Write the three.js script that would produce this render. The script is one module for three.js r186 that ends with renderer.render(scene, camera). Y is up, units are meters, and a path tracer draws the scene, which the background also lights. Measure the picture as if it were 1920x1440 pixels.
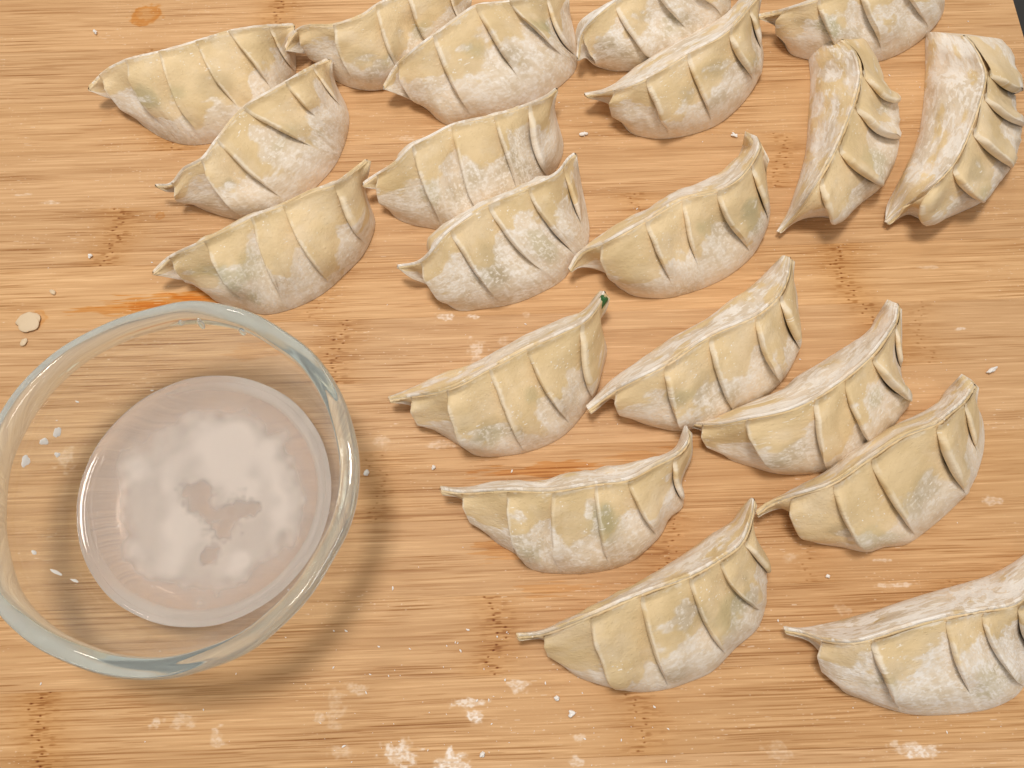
import * as THREE from 'three';
import { mergeVertices } from 'three/addons/utils/BufferGeometryUtils.js';
import { RectAreaLightUniformsLib } from 'three/addons/lights/RectAreaLightUniformsLib.js';

// ------------------------------------------------------------------ camera, light, exposure
const scene = new THREE.Scene();
const FOCAL = 1480, EYE = 0.28, PITCH = THREE.MathUtils.degToRad(72);      // focal length in photo pixels (1920 x 1440)
const camera = new THREE.PerspectiveCamera(2 * Math.atan(720 / FOCAL) * 180 / Math.PI, 4 / 3, 0.01, 20);
camera.position.set(0, EYE, 0);
camera.rotation.set(-PITCH, 0, 0);
camera.updateMatrixWorld();
scene.background = new THREE.Color(0.40, 0.39, 0.375);                       // the pale room all round
const renderer = new THREE.WebGLRenderer({ antialias: true });
renderer.toneMapping = THREE.LinearToneMapping;
renderer.toneMappingExposure = 1.05;
renderer.shadowMap.enabled = true;
RectAreaLightUniformsLib.init();
const LAMPS = [   // x, z, height, width, depth, strength, label
  [-0.12, -0.26, 1.25, 0.26, 0.26, 46, 'square white ceiling lamp panel directly above the cutting board'],
  [-0.45, -1.0, 1.45, 0.16, 0.16, 24, 'small ceiling downlight over the far side of the bowl'],
  [0.62, 0.35, 1.45, 0.16, 0.16, 14, 'small ceiling downlight over the near right board corner'],
];

// ------------------------------------------------------------------ helpers
let seed = 20240611;
const rnd = () => { seed = (seed + 0x6D2B79F5) | 0; let t = Math.imul(seed ^ (seed >>> 15), 1 | seed); t = (t + Math.imul(t ^ (t >>> 7), 61 | t)) ^ t; return ((t ^ (t >>> 14)) >>> 0) / 4294967296; };
const PERM = new Uint8Array(512), VAL = new Float32Array(256);
{ const p = [...Array(256).keys()]; for (let i = 255; i > 0; i--) { const j = Math.floor(rnd() * (i + 1)); [p[i], p[j]] = [p[j], p[i]]; } for (let i = 0; i < 512; i++) PERM[i] = p[i & 255]; for (let i = 0; i < 256; i++) VAL[i] = rnd(); }
function noise(x, y) {
  const ix = Math.floor(x), iy = Math.floor(y), fx = x - ix, fy = y - iy, u = fx * fx * (3 - 2 * fx), v = fy * fy * (3 - 2 * fy), X = ix & 255, Y = iy & 255;
  const a = VAL[PERM[PERM[X] + Y]], b = VAL[PERM[PERM[(X + 1) & 255] + Y]], c = VAL[PERM[PERM[X] + ((Y + 1) & 255)]], d = VAL[PERM[PERM[(X + 1) & 255] + ((Y + 1) & 255)]];
  return a + (b - a) * u + (c - a) * v + (a - b - c + d) * u * v;
}
const fbm = (x, y, o = 4) => { let s = 0, a = 0.5, n = 0; for (let i = 0; i < o; i++) { s += a * noise(x, y); n += a; a *= 0.5; x = x * 2.03 + 17.3; y = y * 2.03 + 9.1; } return s / n; };
const sst = (a, b, x) => { const t = Math.min(1, Math.max(0, (x - a) / (b - a))); return t * t * (3 - 2 * t); };
const mix = (a, b, t) => a + (b - a) * t;
const V = (x, y, z) => new THREE.Vector3(x, y, z);
const SP = Math.sin(PITCH), CP = Math.cos(PITCH);
// the point at height h that the photo's pixel (px, py) shows
function lift(px, py, h) {
  const x = (px - 960) / FOCAL, y = -(py - 720) / FOCAL, dy = y * CP - SP, dz = -y * SP - CP, t = (EYE - h) / -dy;
  return V(x * t, h, dz * t);
}
function unlift(p) { const q = p.clone().applyMatrix4(camera.matrixWorldInverse); return [960 - q.x / q.z * FOCAL, 720 + q.y / q.z * FOCAL]; }
const taken = {};
const numbered = (n) => { taken[n] = (taken[n] ?? -1) + 1; return taken[n] ? `${n}_${String(taken[n]).padStart(3, '0')}` : n; };
function tag(o, label, category, group, kind) { o.userData.label = label; if (category) o.userData.category = category; if (group) o.userData.group = group; if (kind) o.userData.kind = kind; return o; }
function addMesh(name, geo, mat, parent) {
  const m = new THREE.Mesh(geo, mat); m.name = parent === scene ? numbered(name) : name; m.castShadow = m.receiveShadow = true; parent.add(m); return m;
}
function base(name) { const g = new THREE.Group(); g.name = numbered(name); scene.add(g); return g; }
const toByte = (x) => Math.max(0, Math.min(255, Math.round(x)));
function texture(w, h, fn, srgb = true, ch = 3) {
  const d = new Uint8Array(w * h * 4), o = [0, 0, 0];
  for (let j = 0, k = 0; j < h; j++) for (let i = 0; i < w; i++, k += 4) { fn(i, j, o); d[k] = toByte(o[0]); d[k + 1] = toByte(ch === 1 ? o[0] : o[1]); d[k + 2] = toByte(ch === 1 ? o[0] : o[2]); d[k + 3] = 255; }
  const t = new THREE.DataTexture(d, w, h, THREE.RGBAFormat);
  t.magFilter = t.minFilter = THREE.LinearFilter; if (srgb) t.colorSpace = THREE.SRGBColorSpace; t.needsUpdate = true; return t;
}
function geometry(pos, uv, idx, nor) {
  const g = new THREE.BufferGeometry();
  g.setAttribute('position', new THREE.Float32BufferAttribute(pos, 3));
  if (uv) g.setAttribute('uv', new THREE.Float32BufferAttribute(uv, 2));
  g.setIndex(idx);
  if (nor) g.setAttribute('normal', new THREE.Float32BufferAttribute(nor, 3)); else g.computeVertexNormals();
  return g;
}

// ------------------------------------------------------------------ lamps on the ceiling, outside the frame
for (const [x, z, y, w, d, strength, label] of LAMPS) {
  const lamp = base('ceiling_lamp'); lamp.position.set(x, y, z); tag(lamp, label, 'lamp');
  addMesh('housing', new THREE.BoxGeometry(w + 0.03, 0.03, d + 0.03), new THREE.MeshStandardMaterial({ color: 0xe8e6e2, roughness: 0.6 }), lamp).position.y = 0.022;
  addMesh('diffuser', new THREE.BoxGeometry(w, 0.004, d), new THREE.MeshStandardMaterial({ color: 0xffffff, emissive: 0xfff4e6, emissiveIntensity: 1.5 }), lamp).position.y = 0.004;
  const l = new THREE.RectAreaLight(new THREE.Color(1, 0.955, 0.9), strength, w, d); l.name = 'lamp_glow'; l.position.set(0, 0, 0); l.rotation.x = -Math.PI / 2; l.castShadow = true; lamp.add(l);
}

// ------------------------------------------------------------------ the counter and the bamboo board
const counter = addMesh('counter', new THREE.BoxGeometry(1.6, 0.03, 1.4), new THREE.MeshStandardMaterial({ color: 0x2c2a28, roughness: 0.35 }), scene);
counter.position.set(0, -0.0425, -0.1); tag(counter, 'dark kitchen counter showing past the corner of the cutting board', 'counter', null, 'structure');

const TILT = THREE.MathUtils.degToRad(2.0);                                  // the grain rises a little to the right
const toBoard = (p) => ({ X: p.x * Math.cos(TILT) - p.z * Math.sin(TILT), Z: p.x * Math.sin(TILT) + p.z * Math.cos(TILT) });
const onBoard = (px, py) => toBoard(lift(px, py, 0));
const STRIP = (onBoard(200, 735).Z - onBoard(200, 390).Z) / 3, STRIP0 = onBoard(200, 390).Z;
const BX0 = -0.30, BX1 = onBoard(1908, 30).X, BZ0 = onBoard(1000, -60).Z - 0.02, BZ1 = 0.075;
const TX0 = -0.255, TX1 = 0.257, TZ0 = -0.315, TZ1 = 0.069, TW = 2048, TH = 2048;
const stripOf = (Z) => Math.floor((Z - STRIP0) / STRIP);
const nodes = [[215, 440], [632, 670], [1582, 505], [1645, 610], [925, 1215], [515, 20], [322, 262], [75, 1385], [1200, 385], [1462, 285], [1258, 1010], [285, 100], [1195, 1330], [600, 545], [1790, 1180], [1735, 640], [350, 815], [705, 960], [1530, 1090]].map(([x, y], n) => { const b = onBoard(x, y); return { X: b.X * 1000, k: stripOf(b.Z), w: n > 12 ? 0.35 : n > 7 ? 0.6 : 0.85, ph: n * 7.7 }; });
const oilStains = [[276, 28, 8, 7, 1, 0], [330, 565, 25, 4, 1, 1], [250, 580, 27, 3, 0.8, 1], [400, 545, 16, 5, 0.9, 1], [1020, 882, 22, 3.4, 0.75, 1], [955, 1030, 12, 5, 0.5, 1], [1040, 1105, 14, 3, 0.4, 1], [300, 405, 2.2, 2.2, 0.5, 0], [480, 660, 10, 4, 0.35, 1], [1300, 830, 14, 3, 0.3, 1], [1200, 860, 14, 3, 0.3, 1], [70, 595, 4, 4, 0.5, 0]].map(([x, y, a, b, s, l]) => { const p = onBoard(x, y); return { X: p.X * 1000, Z: p.Z * 1000, a, b, s, l }; });
const flourMarks = [[893, 655, 5, 7, 0.55], [945, 640, 4, 2.5, 0.3], [880, 1316, 8, 2.6, 0.8], [888, 1345, 4.5, 3, 0.95], [745, 1415, 8, 6, 0.8], [852, 1428, 6.5, 5, 1], [972, 1286, 4.5, 2.8, 0.7], [1728, 1408, 11, 3.5, 0.9], [1690, 1400, 5, 3, 0.5], [408, 1385, 3, 5, 0.5], [293, 1358, 2.4, 3, 0.55], [340, 1350, 6, 3, 0.35], [1088, 1385, 3, 2.4, 0.5], [1078, 1425, 3, 3, 0.6], [835, 595, 4, 1.6, 0.8], [885, 592, 4, 1.6, 0.75], [985, 588, 2, 1.6, 0.4], [822, 835, 6, 3, 0.4], [715, 830, 4, 4, 0.3], [1660, 1097, 6, 1.3, 0.6], [1695, 1096, 5, 1, 0.6], [1655, 1050, 5, 0.8, 0.5], [1860, 940, 4, 2, 0.5], [1800, 615, 3, 0.8, 0.6], [1745, 500, 5, 1, 0.3], [1480, 1045, 3, 2, 0.3], [630, 1330, 4, 7, 0.25], [670, 1290, 5, 3, 0.4], [1580, 1140, 3, 3, 0.3], [30, 1140, 4, 8, 0.3], [120, 860, 5, 6, 0.35], [600, 1345, 2, 3, 0.4], [765, 260, 6, 2, 0.3], [95, 380, 5, 1, 0.5], [40, 365, 4, 1, 0.4], [640, 1410, 5, 3, 0.3], [1460, 1410, 6, 4, 0.3]].map(([x, y, a, b, s], n) => { const p = onBoard(x, y); return { X: p.X * 1000, Z: p.Z * 1000, a, b, s, n }; });
const boardBump = new Float32Array(TW * TH);
const woodCell = (TX1 - TX0) / TW * 1000;
const boardMap = texture(TW, TH, (i, j, o) => {
  const X = TX0 * 1000 + i * woodCell, Z = TZ0 * 1000 + j * (TZ1 - TZ0) / TH * 1000, k = stripOf(Z / 1000), q = k * 31.7 + 400;
  const tone = noise(k * 3.71 + 0.5, 2.5) - 0.5, warm = noise(k * 5.3 + 0.5, 8.5) - 0.5;
  const wob = (fbm(X / 55 + q, Z / 18, 2) - 0.5) * 0.9, zz = Z + wob + X * 0.004 * Math.sin(k * 2.2);
  const broad = fbm(X / 70 + q, zz / 3.4, 3) - 0.5, mid = fbm(X / 34 + q, zz / 0.9 + 5, 2) - 0.5;
  const dens = sst(0.28, 0.72, fbm(X / 40 + q + 9, Z / 11, 3));
  let dark = 0, light = 0;                                                    // single fibres: thin dark and pale lines of finite length
  for (let L = 0; L < 3; L++) {
    const pitch = [0.62, 0.97, 1.7][L], ry = (zz + L * 3.3) / pitch, row = Math.floor(ry), h = noise(row * 7.13 + 0.5, L * 13.5 + 0.5), dz = (ry - row - 0.3 - 0.4 * h) * pitch, sg = [0.1, 0.12, 0.13][L];
    const line = Math.exp(-dz * dz / (2 * sg * sg)), vis = noise(X / [13, 24, 40][L] + h * 97 + q, row * 3.7 + 0.5);
    dark += line * sst(0.62 - 0.14 * dens, 0.86 - 0.1 * dens, vis) * [0.62, 0.6, 0.62][L] * (0.35 + 0.65 * dens); light += line * (1 - sst(0.12, 0.34, vis)) * [0.7, 0.6, 0.5][L];
  }
  let r = 201 + tone * 16 + broad * 24 + mid * 16, g = 157 + tone * 17 + broad * 25 + mid * 17 - warm * 6, b = 110 + tone * 18 + broad * 24 + mid * 16 - warm * 15;
  let bump = 0.62 - dark * 0.5 + light * 0.16;
  for (const n of nodes) if (n.k === k) {
    const f = (Z / 1000 - STRIP0) / STRIP - k, bend = Math.sin(f * 5 + n.ph) * 2.2, dx = X - n.X - bend, ad = Math.abs(dx);
    if (ad < 26) {
      const env = Math.exp(-dx * dx / 15) * n.w, wide = Math.exp(-dx * dx / 90) * n.w;
      const dash = sst(0.55, 0.8, noise(X / 2.6 + n.ph, Z / 0.36 + n.ph)), cellZ = Math.floor(Z / 1.9), hx = (noise(cellZ * 5.7 + 0.5, n.ph) - 0.5) * 7, hz = Z / 1.9 - cellZ - 0.3 - 0.4 * noise(cellZ * 3.1 + 0.5, n.ph + 9), wd = 0.6 + 0.8 * noise(cellZ * 9.7, n.ph);
      const hole = Math.exp(-(((dx - hx) / (0.42 * wd)) ** 2) - ((hz * 1.9 / 0.24) ** 2)), curl = Math.exp(-(((dx - hx) / (1.9 * wd)) ** 2) - (((hz * 1.9 - 0.42) / 0.22) ** 2));
      r -= 9 * wide; g -= 15 * wide; b -= 22 * wide;
      dark += env * dash * 0.5 + wide * dash * 0.3 + hole * 2.0 * n.w; light += curl * 1.1 * n.w; bump -= hole * 0.5 * n.w + env * dash * 0.3 - curl * 0.4;
    }
  }
  r -= dark * 52; g -= dark * 58; b -= dark * 58; r += light * 24; g += light * 26; b += light * 26;
  for (const s of oilStains) {
    const dx = (X - s.X) / s.a, dz = (Z - s.Z) / s.b; if (dx * dx + dz * dz > 2.4) continue;
    const e = s.l ? 1 - Math.sqrt(dx * dx + dz * dz) + (fbm(X / 9 + s.X, Z / 0.7, 3) - 0.5) * 1.7 : 1 - Math.sqrt(dx * dx + dz * dz) + (fbm(X / 3 + s.X, Z / 2, 3) - 0.5) * 0.8;
    const a = sst(0.05, 0.3, e) * s.s * (s.l ? 1 : 1 - 0.55 * sst(0.35, 0.7, e)); r -= 9 * a; g -= 30 * a; b -= 52 * a;
  }
  let fl = 0;
  for (const s of flourMarks) {
    const dx = (X - s.X) / s.a, dz = (Z - s.Z) / s.b, rr = dx * dx + dz * dz; if (rr > 2) continue;
    const e = 1 - Math.sqrt(rr) + (fbm(X / 2.4 + s.n * 9, Z / 1.9 + s.n, 3) - 0.5) * 1.5, gr = 0.45 + 0.55 * sst(0.3, 0.65, fbm(X / 0.9 + s.n, Z / 0.6, 2));
    fl = Math.max(fl, sst(0.1, 0.55, e) * gr * s.s);
  }
  const nick = sst(0.9, 0.965, noise(X / 1.5 + 300, Z / 0.38 + 77)) * sst(0.45, 0.62, fbm(X / 22 + 90, Z / 18 + 40, 2)); fl = Math.max(fl, nick * 0.55);
  o[0] = mix(r, 240, fl); o[1] = mix(g, 226, fl); o[2] = mix(b, 214, fl);
  boardBump[j * TW + i] = bump + fl * 0.2 + (noise(X / 0.5, Z / 0.5) - 0.5) * 0.08;
});
const boardBumpMap = texture(TW, TH, (i, j, o) => { o[0] = boardBump[j * TW + i] * 255; }, false, 1);
for (const t of [boardMap, boardBumpMap]) t.wrapS = t.wrapT = THREE.MirroredRepeatWrapping;
const bamboo = new THREE.MeshPhysicalMaterial({ map: boardMap, bumpMap: boardBumpMap, bumpScale: 0.00022, roughness: 0.55, specularIntensity: 0.6 });
const board = base('cutting_board'); board.rotation.y = TILT; tag(board, 'laminated bamboo cutting board under all the dumplings and the bowl', 'cutting board');
for (let k = stripOf(BZ0); k <= stripOf(BZ1); k++) {
  const z0 = Math.max(BZ0, STRIP0 + k * STRIP) + 0.00001, z1 = Math.min(BZ1, STRIP0 + (k + 1) * STRIP) - 0.00001, c = 0.00007;
  const prof = [[z0, -0.022], [z0, -c], [z0 + c, 0], [z1 - c, 0], [z1, -c], [z1, -0.022]];
  const pos = [], uv = [], idx = [];
  for (let s = 0; s < prof.length; s++) {                                    // each face has its own vertices, so edges stay crisp
    const [za, ya] = prof[s], [zb, yb] = prof[(s + 1) % prof.length], n = pos.length / 3;
    for (const [x, z, y] of [[BX0, za, ya], [BX1, za, ya], [BX1, zb, yb], [BX0, zb, yb]]) { pos.push(x, y, z); uv.push((x - TX0) / (TX1 - TX0), (z + y * 0.3 - TZ0) / (TZ1 - TZ0)); }
    idx.push(n, n + 2, n + 1, n, n + 3, n + 2);
  }
  for (const x of [BX0, BX1]) { const n = pos.length / 3; for (const [z, y] of prof) { pos.push(x, y, z); uv.push((x + y - TX0) / (TX1 - TX0), (z - TZ0) / (TZ1 - TZ0)); } for (let s = 1; s < 5; s++) x === BX0 ? idx.push(n, n + s, n + s + 1) : idx.push(n, n + s + 1, n + s); }
  addMesh('bamboo_strip', geometry(pos, uv, idx), bamboo, board);
}

// ------------------------------------------------------------------ dumplings
// Outlines read off the photo: seam (crest), front foot line, back foot line where it shows, folds from the seam downwards.
const D = [
  { label: 'dumpling with six pleats tucked behind the steep wide-bellied one', H: 26,
    C: [[167, 165], [200, 133], [243, 112], [300, 98], [370, 78], [437, 58], [490, 50], [550, 47]],
    B: [[167, 168], [200, 182], [237, 193], [253, 220], [273, 238], [300, 255], [333, 267], [363, 270], [403, 265], [450, 253], [500, 227], [537, 187], [553, 140], [551, 60]],
    F: [[[197, 152], [233, 192], [257, 223]], [[242, 125], [260, 167], [283, 213], [303, 233]], [[302, 100], [317, 157], [340, 203], [363, 233]], [[370, 80], [390, 140], [417, 187], [437, 203]], [[433, 72], [450, 107], [490, 140], [503, 163]], [[507, 67], [520, 100], [548, 133]]] },
  { label: 'steep dumpling with wide floured belly leaning between two pleated neighbours', H: 26,
    C: [[293, 348], [322, 345], [345, 318], [380, 298], [408, 262], [457, 203], [510, 170], [545, 150], [585, 126], [615, 112]],
    B: [[293, 350], [310, 358], [337, 362], [357, 380], [397, 398], [450, 411], [500, 408], [550, 387], [593, 347], [627, 307], [647, 260], [653, 220], [648, 197], [630, 160], [623, 135], [622, 116]],
    F: [[[323, 343], [340, 360], [353, 372]], [[378, 300], [403, 340], [433, 380], [460, 407]], [[405, 263], [433, 300], [477, 337], [513, 363]], [[460, 207], [487, 240], [527, 260], [567, 277]], [[538, 160], [550, 190], [583, 220]], [[595, 143], [610, 177], [633, 200]]] },
  { label: 'dumpling with five even pleats standing beside the long orange oil stain', H: 26,
    C: [[288, 511], [321, 482], [385, 452], [470, 408], [532, 384], [587, 358], [630, 344], [656, 326], [687, 301]],
    B: [[288, 513], [326, 521], [367, 530], [383, 543], [399, 560], [427, 571], [456, 578], [482, 586], [505, 587], [537, 580], [578, 564], [612, 543], [647, 511], [679, 477], [697, 440], [702, 413], [690, 376], [684, 350], [690, 325], [694, 304]],
    F: [[[320, 483], [342, 502], [369, 529]], [[388, 456], [417, 493], [440, 537], [454, 553]], [[472, 405], [482, 454], [505, 502], [527, 553]], [[533, 389], [550, 436], [576, 477], [610, 521]], [[631, 346], [631, 381], [647, 422], [670, 443]]] },
  { label: 'dumpling with a creased tail end tucked behind the large streaky one', H: 25,
    C: [[535, 90], [552, 62], [575, 50], [627, 47], [683, 27], [707, 10], [760, -12], [830, -25], [880, -12]],
    B: [[535, 94], [560, 98], [590, 104], [606, 130], [630, 150], [660, 163], [700, 168], [745, 158], [800, 125], [850, 85], [878, 45], [884, -5]],
    F: [[[563, 66], [585, 92], [602, 122]], [[627, 47], [645, 100], [672, 158]], [[707, 10], [715, 70], [740, 120]], [[765, -10], [775, 40], [800, 85]], [[840, -22], [848, 18], [866, 50]]] },
  { label: 'large dumpling with bright yellow bare pleat and streaky white belly', H: 27,
    C: [[720, 163], [745, 123], [780, 92], [815, 66], [853, 38], [893, 12], [955, 3], [1025, -8], [1065, -12]],
    B: [[720, 166], [760, 182], [800, 204], [820, 223], [840, 233], [873, 227], [947, 213], [997, 197], [1040, 167], [1075, 133], [1081, 110], [1077, 67], [1068, 27], [1066, -6]],
    F: [[[745, 123], [770, 167], [800, 203]], [[813, 68], [827, 117], [850, 167], [877, 207]], [[893, 15], [903, 63], [933, 107], [957, 140]], [[955, 10], [970, 60], [1013, 97], [1033, 110]], [[1025, 0], [1030, 47], [1053, 90], [1077, 107]]] },
  { label: 'dumpling with stepped pleat tops whose tip pokes up before the large streaky one', H: 26,
    C: [[682, 345], [707, 328], [740, 307], [773, 275], [810, 255], [847, 236], [927, 217], [990, 197], [1027, 180], [1043, 167]],
    B: [[682, 349], [710, 356], [717, 364], [723, 383], [740, 405], [767, 418], [807, 426], [840, 432], [885, 425], [945, 400], [997, 365], [1040, 317], [1052, 293], [1055, 267], [1044, 227], [1039, 200], [1044, 170]],
    F: [[[707, 328], [717, 358], [730, 387]], [[772, 272], [783, 317], [803, 363], [823, 410]], [[847, 237], [857, 293], [873, 350], [890, 390]], [[927, 220], [930, 277], [953, 320], [963, 350]], [[993, 200], [983, 247], [997, 300], [1020, 327]]] },
  { label: 'dumpling with green filling faintly visible and its tail end above flour smudges', H: 26,
    C: [[747, 500], [790, 490], [843, 433], [915, 385], [990, 352], [1045, 325], [1068, 297], [1078, 289]],
    B: [[747, 503], [770, 520], [800, 533], [823, 557], [857, 580], [897, 578], [963, 567], [1013, 547], [1053, 523], [1073, 497], [1097, 467], [1104, 433], [1099, 393], [1088, 340], [1081, 295]],
    F: [[[790, 495], [823, 540], [850, 573]], [[845, 433], [867, 483], [900, 527], [930, 557]], [[917, 387], [933, 437], [963, 480], [1000, 503]], [[992, 357], [1000, 407], [1033, 447], [1063, 470]], [[1065, 320], [1063, 370], [1083, 413]]] },
  { label: 'dumpling with a snowy white belly behind the curved thin-tailed one', H: 25,
    C: [[1083, 108], [1091, 62], [1153, 3], [1220, -25], [1300, -35], [1368, -22]],
    B: [[1083, 112], [1097, 108], [1113, 121], [1143, 131], [1180, 132], [1220, 128], [1270, 108], [1330, 72], [1362, 30], [1371, -18]],
    F: [[[1091, 64], [1103, 92], [1120, 122]], [[1155, 5], [1175, 60], [1200, 100], [1222, 115]], [[1225, -20], [1240, 25], [1272, 55]], [[1290, -32], [1307, 0], [1335, 32]]] },
  { label: 'curved dumpling whose thin tail casts a distinct shadow on the board', H: 25,
    C: [[1098, 178], [1148, 172], [1210, 148], [1290, 100], [1347, 70], [1373, 50], [1407, 10], [1425, -12]],
    B: [[1099, 182], [1137, 193], [1153, 207], [1163, 227], [1180, 247], [1213, 257], [1243, 259], [1297, 250], [1347, 230], [1390, 193], [1420, 147], [1430, 107], [1424, 67], [1421, 33], [1427, -10]],
    D: [[1098, 176], [1153, 163], [1230, 112], [1320, 62], [1360, 38], [1383, 5], [1408, -20]],
    F: [[[1150, 171], [1156, 200], [1166, 228]], [[1210, 147], [1220, 187], [1240, 230], [1250, 250]], [[1290, 102], [1293, 143], [1310, 187], [1323, 217]], [[1368, 58], [1360, 100], [1370, 133], [1387, 147]], [[1405, 18], [1405, 50], [1417, 87]]] },
  { label: 'floured dumpling behind the upright one, its tail touching the curved one', H: 25,
    C: [[1423, 30], [1467, 20], [1530, 0], [1580, -15], [1650, -30], [1720, -28], [1768, -10]],
    B: [[1424, 34], [1453, 48], [1467, 73], [1480, 98], [1513, 110], [1580, 118], [1640, 115], [1697, 93], [1743, 57], [1767, 20], [1771, -8]],
    F: [[[1467, 22], [1464, 48], [1472, 80]], [[1532, 0], [1540, 45], [1560, 90]], [[1610, -18], [1622, 40], [1640, 85]], [[1690, -28], [1705, 15], [1728, 48]]] },
  { label: 'upright dumpling turned on end with smooth back, touching a cropped one behind', H: 24, tips: [4, 16], open: true,
    C: [[1460, 435], [1497, 393], [1537, 333], [1567, 277], [1598, 200], [1612, 138], [1603, 100], [1580, 75]],
    B: [[1461, 436], [1497, 412], [1543, 407], [1570, 411], [1613, 380], [1650, 350], [1673, 310], [1682, 273], [1683, 233], [1680, 200], [1668, 182], [1647, 176], [1637, 160], [1634, 133], [1628, 110], [1622, 92]],
    D: [[1459, 434], [1483, 390], [1500, 340], [1513, 283], [1518, 217], [1522, 150], [1518, 110], [1517, 68]],
    F: [[[1535, 338], [1532, 367], [1543, 397], [1563, 410]], [[1568, 277], [1577, 307], [1607, 330], [1640, 347]], [[1600, 198], [1610, 233], [1637, 253], [1676, 263]], [[1612, 135], [1613, 167], [1633, 187], [1668, 190]]] },
  { label: 'upright dumpling turned on end nearest the board corner, with broad floured back', H: 24, tips: [4, 15], open: true,
    C: [[1663, 418], [1743, 353], [1787, 307], [1817, 247], [1837, 187], [1847, 140], [1837, 110], [1823, 85], [1808, 68]],
    B: [[1664, 420], [1700, 402], [1727, 413], [1740, 418], [1763, 412], [1800, 397], [1840, 377], [1873, 340], [1897, 307], [1908, 267], [1910, 240], [1901, 213], [1894, 180], [1891, 143], [1892, 104], [1878, 90]],
    D: [[1662, 416], [1665, 387], [1683, 350], [1707, 300], [1723, 260], [1733, 200], [1737, 143], [1737, 66]],
    F: [[[1743, 355], [1727, 383], [1737, 415]], [[1785, 312], [1790, 340], [1813, 363], [1840, 378]], [[1820, 245], [1827, 277], [1853, 300], [1877, 312]], [[1840, 180], [1847, 213], [1870, 230], [1897, 240]], [[1847, 138], [1865, 160], [1892, 180]]] },
  { label: 'dumpling standing alone with a squared flap tail raised beside the bamboo knots', H: 25, tips: [9, 18],
    C: [[1068, 506], [1090, 474], [1127, 459], [1210, 414], [1280, 374], [1346, 357], [1387, 332], [1412, 300], [1424, 272], [1420, 258]],
    B: [[1069, 508], [1083, 500], [1113, 503], [1143, 517], [1153, 533], [1167, 543], [1187, 553], [1247, 557], [1280, 550], [1320, 537], [1365, 515], [1407, 480], [1427, 447], [1440, 413], [1442, 387], [1436, 343], [1436, 315], [1441, 298]],
    D: [[1068, 505], [1095, 470], [1135, 453], [1210, 410], [1280, 369], [1322, 349], [1346, 334], [1376, 310], [1390, 285], [1399, 248]],
    F: [[[1127, 461], [1137, 490], [1160, 530]], [[1212, 417], [1220, 463], [1247, 517]], [[1280, 376], [1275, 420], [1297, 483]], [[1345, 360], [1343, 393], [1360, 430], [1390, 463]], [[1408, 308], [1410, 350], [1425, 400]]] },
  { label: 'dumpling with a green scallion end poking out of its raised tail', H: 24, tips: [9, 14], scallion: true,
    C: [[730, 749], [840, 730], [920, 690], [990, 653], [1047, 627], [1100, 600], [1122, 572], [1134, 549]],
    B: [[731, 752], [772, 760], [782, 773], [803, 797], [840, 820], [867, 837], [893, 852], [963, 850], [1013, 837], [1057, 813], [1093, 773], [1117, 733], [1128, 693], [1137, 653], [1131, 633], [1121, 613], [1124, 598], [1136, 580], [1142, 557]],
    D: [[730, 746], [785, 725], [840, 707], [920, 680], [980, 647], [1040, 617], [1080, 600], [1100, 580], [1113, 562], [1125, 548]],
    F: [[[772, 752], [785, 772], [805, 798]], [[840, 735], [857, 783], [883, 837]], [[920, 693], [940, 753], [963, 810], [973, 830]], [[990, 658], [1000, 710], [1027, 753], [1053, 780]], [[1093, 612], [1080, 670], [1088, 705], [1105, 740]]] },
  { label: 'dumpling whose tail end touches the belly of the scallion one', H: 24, tips: [8, 13],
    C: [[1103, 768], [1150, 734], [1195, 710], [1247, 684], [1330, 630], [1423, 587], [1460, 553], [1477, 517], [1482, 485]],
    B: [[1106, 774], [1150, 744], [1157, 754], [1169, 771], [1186, 785], [1235, 801], [1270, 806], [1343, 790], [1380, 773], [1440, 737], [1477, 693], [1497, 640], [1494, 597], [1493, 560], [1485, 530], [1488, 488]],
    D: [[1102, 762], [1147, 717], [1190, 690], [1227, 663], [1263, 640], [1320, 610], [1357, 577], [1397, 550], [1423, 527], [1445, 505], [1468, 481]],
    F: [[[1152, 731], [1160, 752], [1176, 776]], [[1246, 684], [1247, 720], [1260, 767], [1275, 800]], [[1330, 631], [1328, 680], [1343, 733], [1360, 757]], [[1415, 591], [1412, 650], [1427, 687], [1447, 707]], [[1460, 555], [1450, 593], [1460, 627], [1474, 642]]] },
  { label: 'dumpling with a long slender tail wedged between two overlapping neighbours', H: 23, tips: [7, 12],
    C: [[1280, 793], [1340, 796], [1397, 786], [1480, 768], [1527, 747], [1583, 710], [1633, 667], [1660, 633], [1680, 600], [1684, 572]],
    B: [[1281, 796], [1313, 806], [1343, 837], [1363, 857], [1413, 875], [1460, 887], [1540, 883], [1587, 865], [1647, 823], [1680, 787], [1702, 753], [1691, 730], [1688, 700], [1689, 627], [1689, 578]],
    D: [[1280, 790], [1340, 786], [1380, 776], [1413, 760], [1467, 735], [1493, 710], [1533, 687], [1580, 660], [1628, 627], [1642, 600], [1665, 564]],
    F: [[[1313, 797], [1325, 815], [1345, 838]], [[1398, 788], [1423, 840], [1450, 875]], [[1528, 748], [1520, 793], [1527, 840], [1540, 867]], [[1583, 711], [1580, 753], [1600, 797], [1623, 823]], [[1633, 668], [1633, 703], [1657, 723], [1690, 747]], [[1676, 606], [1668, 640], [1680, 680]]] },
  { label: 'dumpling joined at its tail to the tip of the pinched-stem one', H: 23, tips: [8, 12],
    C: [[1419, 963], [1445, 945], [1480, 932], [1560, 906], [1630, 859], [1693, 818], [1757, 793], [1782, 773], [1808, 751], [1827, 722]],
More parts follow.
